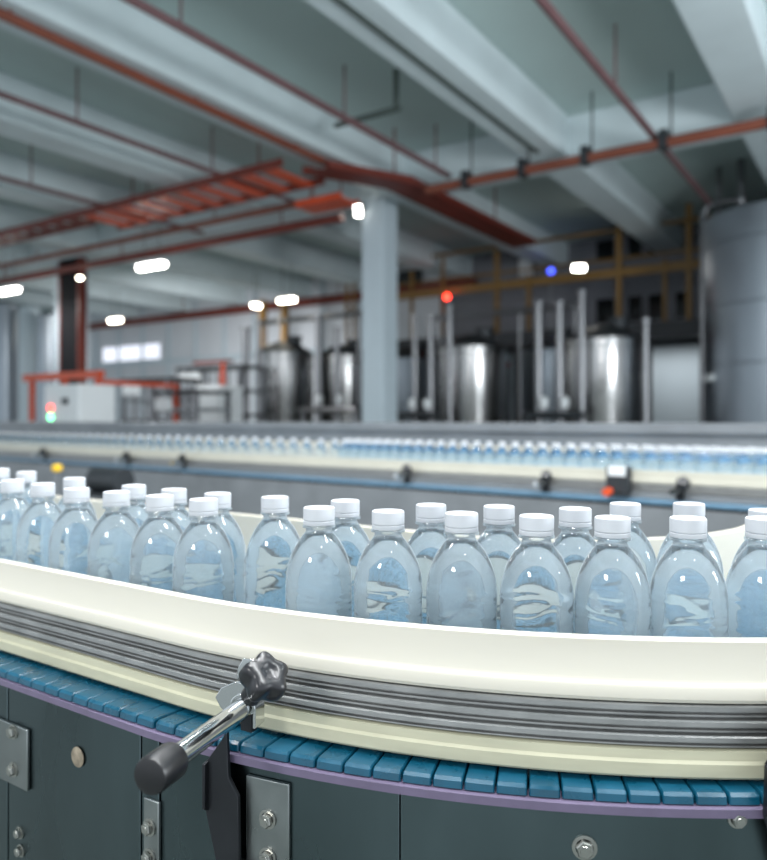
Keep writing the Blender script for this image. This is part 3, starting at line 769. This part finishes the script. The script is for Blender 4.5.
# process pipes in front of the tanks
for x, y, r, lb in ((415, 318, .045, 'thin vertical steel pipe close to the white column, on its right'), (431, 318, .05, 'vertical steel pipe left of the pipe under the red lamp'), (450, 308, .05, 'vertical steel pipe under the red signal lamp'),
                    (539, 305, .06, 'vertical steel pipe first of the three left of the floodlit tank'), (560, 305, .06, 'vertical steel pipe middle of the three left of the floodlit tank'), (582, 294, .055, 'vertical steel pipe under the floodlight by the railing'), (646, 322, .045, 'vertical steel pipe left of the pale door'),
                    (246, 330, .08, 'thick vertical steel pipe left of the left tanks'), (259, 322, .05, 'thin vertical steel pipe left of the left tank'), (319, 318, .07, 'vertical steel pipe between the two left tanks'), (337, 330, .05, 'vertical steel pipe in front of the tank left of the white column')):
    p = on_a(11.2, x, y); o = thing('process_pipe', lb, 'pipe', (p.x, p.y, 0), 'vertical process pipes by the tanks')
    MB().tube(Vector((p.x, p.y, 0)), p, r).build('pipe_run', 'pipe', o, True)
    MB().lathe([(0, 0), (r * 1.5, 0), (r * 1.5, .05), (0, .05)], 16, p).build('flange', 'pipe', o, True, angle=30)
for x0, x1, y, a, m, lb in ((398, 440, 415, 11.0, 'machine_dk', 'dark manifold low in front of the tank right of the white column'), (524, 583, 415, 11.0, 'machine_dk', 'dark manifold low in front of the floodlit tank'),
                         (262, 362, 318, 12.9, 'pipe', 'horizontal steel pipe rail over the left tanks'), (300, 358, 410, 11.0, 'pipe', 'low steel manifold by the left tanks')):
    p = on_a(a, (x0 + x1) / 2, y); b0, b1 = bco(on_a(a, x0)), bco(on_a(a, x1))
    o = thing('manifold', lb, 'pipe', ab(a, (b0 + b1) / 2, 0))
    MB().tube(ab(a, b0, p.z), ab(a, b1, p.z), .06).build('pipe_run', m, o, True)
    for b in (b0 + .08, b1 - .08): MB().tube(ab(a, b, 0), ab(a, b, p.z), .035).build('foot', m, o, True)
    if a == 11.0:
        for kx in (.35, .7):
            b = b0 + (b1 - b0) * kx
            MB().tube(ab(a, b, p.z), ab(a, b, p.z + .12), .03).build('valve_stem', 'pipe', o, True)
            MB().lathe([(0, 0), (.05, .01), (.07, .08), (.06, .16), (0, .2)], 16, ab(a, b, p.z + .1)).build('valve_head', 'white', o, True)
p0 = on_a(12.8, 428, 306); p1 = on_a(12.8, 580, 292)
o = thing('overhead_pipe', 'long steel pipe across above the right tanks', 'pipe', ab(12.8, bco(p0), p0.z))
MB().tube(ab(12.8, bco(p0), CAM_Z + 2.0), ab(12.8, bco(p1), CAM_Z + 2.0), .05).build('pipe_run', 'pipe', o, True)
for x in (440, 520, 575):
    b = bco(on_a(12.8, x)); MB().tube(ab(12.8, b, 0), ab(12.8, b, CAM_Z + 2.0), .03).build('support_post', 'pipe', o, True)
# yellow posts near left tanks
for x, y, lb in ((263, 300, 'yellow post under the round looking lamp'), (285, 304, 'yellow post under the small strip lamp over the left tanks')):
    p = on_a(14.4, x, y); t = thing('yellow_post', lb, 'post', (p.x, p.y, 0))
    MB().box((p.x, p.y, p.z / 2), (.16, .16, p.z), (A, B, UP)).build('upright', 'yellow', t, bevel=.01); MB().box((p.x, p.y, .02), (.3, .3, .04), (A, B, UP)).build('base_plate', 'yellow', t)
p = on_a(14.6, 350, 270); t = thing('yellow_post', 'tall yellow post close on the left of the white column', 'post', (p.x, p.y, 0))
for k in (-.1, .12): MB().tube(Vector((p.x, p.y, 0)) + B * k, Vector((p.x, p.y, CAM_Z + 3.3)) + B * k, .04).build('upright', 'yellow', t, True)
for z in (1, 2, 3, 4): MB().box((p.x, p.y, z), (.05, .24, .04), (A, B, UP)).build('crossbar', 'yellow', t)

# ------------------------------------------------------------------ left machinery
p0 = on_a(5.5, 45, 386); p1 = on_a(5.5, 80, 386); b0, b1 = bco(p0), bco(p1); zt_ = CAM_Z + .44
cab = thing('control_cabinet', 'white control cabinet with red and green lights at the left', 'cabinet', ab(5.6, (b0 + b1) / 2, 0))
MB().abox(5.5, 6.0, b0, b1, .08, zt_).build('body', 'white', cab, bevel=.01)
MB().abox(5.485, 5.5, b0 + .02, (b0 + b1) / 2 - .005, .1, zt_ - .02).build('door', 'white', cab, bevel=.004)
MB().abox(5.485, 5.5, (b0 + b1) / 2 + .005, b1 - .02, .1, zt_ - .02).build('door', 'white', cab, bevel=.004)
MB().abox(5.52, 5.98, b0 + .02, b1 - .02, 0, .08).build('plinth', 'machine_dk', cab)
for y, m, nme in ((408, 'redlamp', 'red_indicator'), (417, 'greenlamp', 'green_indicator')):
    q = on_a(5.47, 50, y); MB().lathe([(0, 0), (.035, 0), (.035, .015), (.02, .03), (0, .032)], 18, ab(5.485, bco(q), q.z), -A).build(nme, m, cab, True)
q = on_a(5.47, 65, 401); MB().lathe([(0, 0), (.045, 0), (.04, .04), (0, .045)], 18, ab(5.485, bco(q), q.z), -A).build('rotary_switch', 'machine_dk', cab, True)
of = thing('orange_guard', 'orange red guard frame behind the white control cabinet', 'frame', ab(6.3, -7.6, 0))
za = on_a(6.3, 65, 376).z
bL, bR = bco(on_a(6.3, 25)), bco(on_a(6.3, 102))
MB().abox(6.26, 6.34, bL, bR, za - .05, za + .05).build('rail', 'orange', of)
for x in (32, 65, 98): 
    b = bco(on_a(6.3, x)); MB().abox(6.27, 6.33, b - .03, b + .03, 0, za).build('upright', 'orange', of)
b = bco(on_a(6.3, 102)); MB().abox(6.3, 7.6, b - .03, b + .03, za - .14, za - .08).build('side_rail', 'orange', of)
MB().abox(7.54, 7.6, b - .03, b + .03, 0, za - .1).build('upright', 'orange', of)
# tall grey vessels at the far left
for x, y, rr, m, lb in ((6, 302, .36, 'tank_dull', 'grey steel vessel at the left edge of the photo'), (30, 306, .26, 'column', 'pale vertical vessel left of the left column'), (46, 312, .2, 'tank_dull', 'narrow dark vessel touching the left column')):
    p = on_a(10.6, x, y); t = thing('vessel', lb, 'tank', (p.x, p.y, 0))
    MB().lathe([(0, .3), (rr, .4), (rr, p.z - .1), (rr * .6, p.z), (0, p.z + .02)], 32, Vector((p.x, p.y, 0))).build('shell', m, t, True, angle=30)
    for k in range(3):
        q = Vector((p.x + rr * .7 * math.cos(k * 2.1), p.y + rr * .7 * math.sin(k * 2.1), 0)); MB().tube(q, q + UP * .42, .04).build('leg', 'pipe', t, True)
# bottling machines
def machine(x0, x1, y, a, label, m='machine', nsh=3, red=False):
    p = on_a(a, (x0 + x1) / 2, y); b0, b1 = bco(on_a(a, x0)), bco(on_a(a, x1)); z = p.z
    t = thing('filling_machine', label, 'machine', ab(a + .3, (b0 + b1) / 2, 0))
    MB().abox(a, a + .7, b0, b1, .1, .85).build('cabinet', m, t, bevel=.02)
    for b in (b0 + .04, b1 - .04):
        for aa in (a + .04, a + .66): MB().abox(aa - .03, aa + .03, b - .03, b + .03, 0, z).build('upright', 'pipe', t)
    for k in range(nsh):
        zz = .95 + (z - .95) * (k + 1) / nsh
        MB().abox(a, a + .7, b0, b1, zz - .05, zz).build('deck_plate', 'machine' if k % 2 else 'machine_dk', t)
    k = b0 + .15
    while k < b1 - .1:
        MB().tube(ab(a + .2, k, .85), ab(a + .2, k, z - .05), .03, n=10).build('filler_tube', 'pipe', t, True); k += .28
    MB().abox(a - .03, a, b0 + .1, b0 + .1 + (b1 - b0) * .35, z - .3, z - .12).build('control_panel', 'white', t, bevel=.01)
    return t
machine(120, 168, 378, 8.6, 'grey bottling machine frame right of the control cabinet')
machine(152, 196, 390, 7.4, 'dark low machine right of the control cabinet, nearer than the frame', 'machine_dk')
machine(176, 240, 366, 10.2, 'tall open machine frame in front of the bright far wall')
p0 = on_a(8.6, 196, 386); b0, b1 = bco(p0), bco(on_a(8.6, 221))
t = thing('enclosure', 'white machine enclosure left of the orange red standpipe', 'machine', ab(8.8, (b0 + b1) / 2, 0))
MB().abox(8.6, 9.1, b0, b1, .1, p0.z).build('body', 'white', t, bevel=.02); MB().abox(8.58, 8.6, b0 + .05, b1 - .05, 1.05, p0.z - .06).build('hatch', 'white', t, bevel=.004)
MB().abox(8.65, 9.05, b0 + .05, b1 - .05, 0, .1).build('plinth', 'machine_dk', t)
p = on_a(9.35, 223, 374); t = thing('standpipe', 'orange red standpipe with arm in front of the left tanks', 'pipe', (p.x, p.y, 0))
MB().tube(Vector((p.x, p.y, 0)), p, .05).build('upright', 'orange', t, True)
za = on_a(9.35, 215, 362).z
MB().abox(9.3, 9.4, bco(on_a(9.35, 195)), bco(on_a(9.35, 231)), za - .025, za + .025).build('arm', 'orange_dk', t); MB().tube(p, Vector((p.x, p.y, za)), .04).build('neck', 'orange', t, True)

# ------------------------------------------------------------------ light, world, camera
def area(loc, target, sx, sy, watts, color=(1, 1, 1)):
    l = D.lights.new('lamp', 'AREA'); l.shape = 'RECTANGLE'; l.size = sx; l.size_y = sy; l.energy = watts; l.color = color
    o = D.objects.new('area_light', l); COL.objects.link(o); o.location = loc
    o.rotation_euler = (Vector(target) - Vector(loc)).to_track_quat('-Z', 'Y').to_euler(); return o
area((-1.7, -1.6, 2.75), (0, .8, 1.05), .6, .4, 40, (1, .99, .97))
for la, lb_ in ((1.7, -2.2), (1.7, -.9), (1.2, .3), (1.2, 1.4), (.2, -.7)):
    area(ab(la, lb_, 4.3), ab(la, lb_, 0), .9, .3, 66, (.97, .99, 1))
for la, lb_ in ((-.6, -2.6), (-.6, 1.3), (.6, -4.2), (3.0, 1.6), (2.7, -3.0)):  # small unseen lights added for more sparkle on the bottles
    area(ab(la, lb_, 4.0), ab(la, lb_, 0), .22, .14, 14, (.98, .99, 1))
area(ab(3.5, 4.2, 2.2), ab(6.5, -2, 5.2), 2.4, 1.6, 400, (.92, .97, 1))  # unseen uplight added to brighten the right ceiling bays like window daylight
area(ab(3.9, -3.4, 4.3), ab(3.9, -3.4, 0), 1.6, .25, 45, (.97, .99, 1))
area(ab(3.9, -.6, 4.3), ab(3.9, -.6, 0), 1.6, .25, 45, (.97, .99, 1))
area(ab(8.3, -10.3, CAM_Z + 2.5), ab(8.3, -10.3, 0), .6, .2, 90)
area(ab(8.3, -14.7, CAM_Z + 2.5), ab(8.3, -14.7, 0), .6, .2, 50)
area(ab(14.8, -3.2, 2.65), ab(15.3, -3.2, 0), 2.5, .15, 20)  # unseen light added under the deck to brighten the pale doors
area(ab(12.3, -13, CAM_Z + 2.5), ab(13.5, -15, 0), 1.2, .3, 220)

w = D.worlds.new('daylight'); bpy.context.scene.world = w; w.use_nodes = True
bg = w.node_tree.nodes['Background']; bg.inputs[0].default_value = (.84, .93, 1.0, 1); bg.inputs[1].default_value = 1.3

cam = D.cameras.new('camera'); co = D.objects.new('camera', cam); COL.objects.link(co)
co.location = (0, 0, CAM_Z); co.rotation_euler = (PI / 2, 0, 0)
cam.sensor_fit = 'VERTICAL'; cam.sensor_width = 36; cam.sensor_height = 36; cam.lens = 36 * F / 860
cam.shift_y = -(430 - HOR) / 860
cam.clip_start = .05; cam.clip_end = 100
cam.dof.use_dof = True; cam.dof.focus_distance = .67; cam.dof.aperture_fstop = 4.2
sc = bpy.context.scene; sc.camera = co
sc.view_settings.view_transform = 'Standard'; sc.view_settings.look = 'None'; sc.view_settings.gamma = 1; sc.view_settings.exposure = 0
sc.view_settings.use_curve_mapping = False
cy = sc.cycles
cy.max_bounces = 20; cy.transmission_bounces = 18; cy.transparent_max_bounces = 24; cy.glossy_bounces = 8; cy.diffuse_bounces = 4
cy.sample_clamp_indirect = 6; cy.use_denoising = True
for o in D.objects:
    if '_w' in o.keys(): del o['_w']
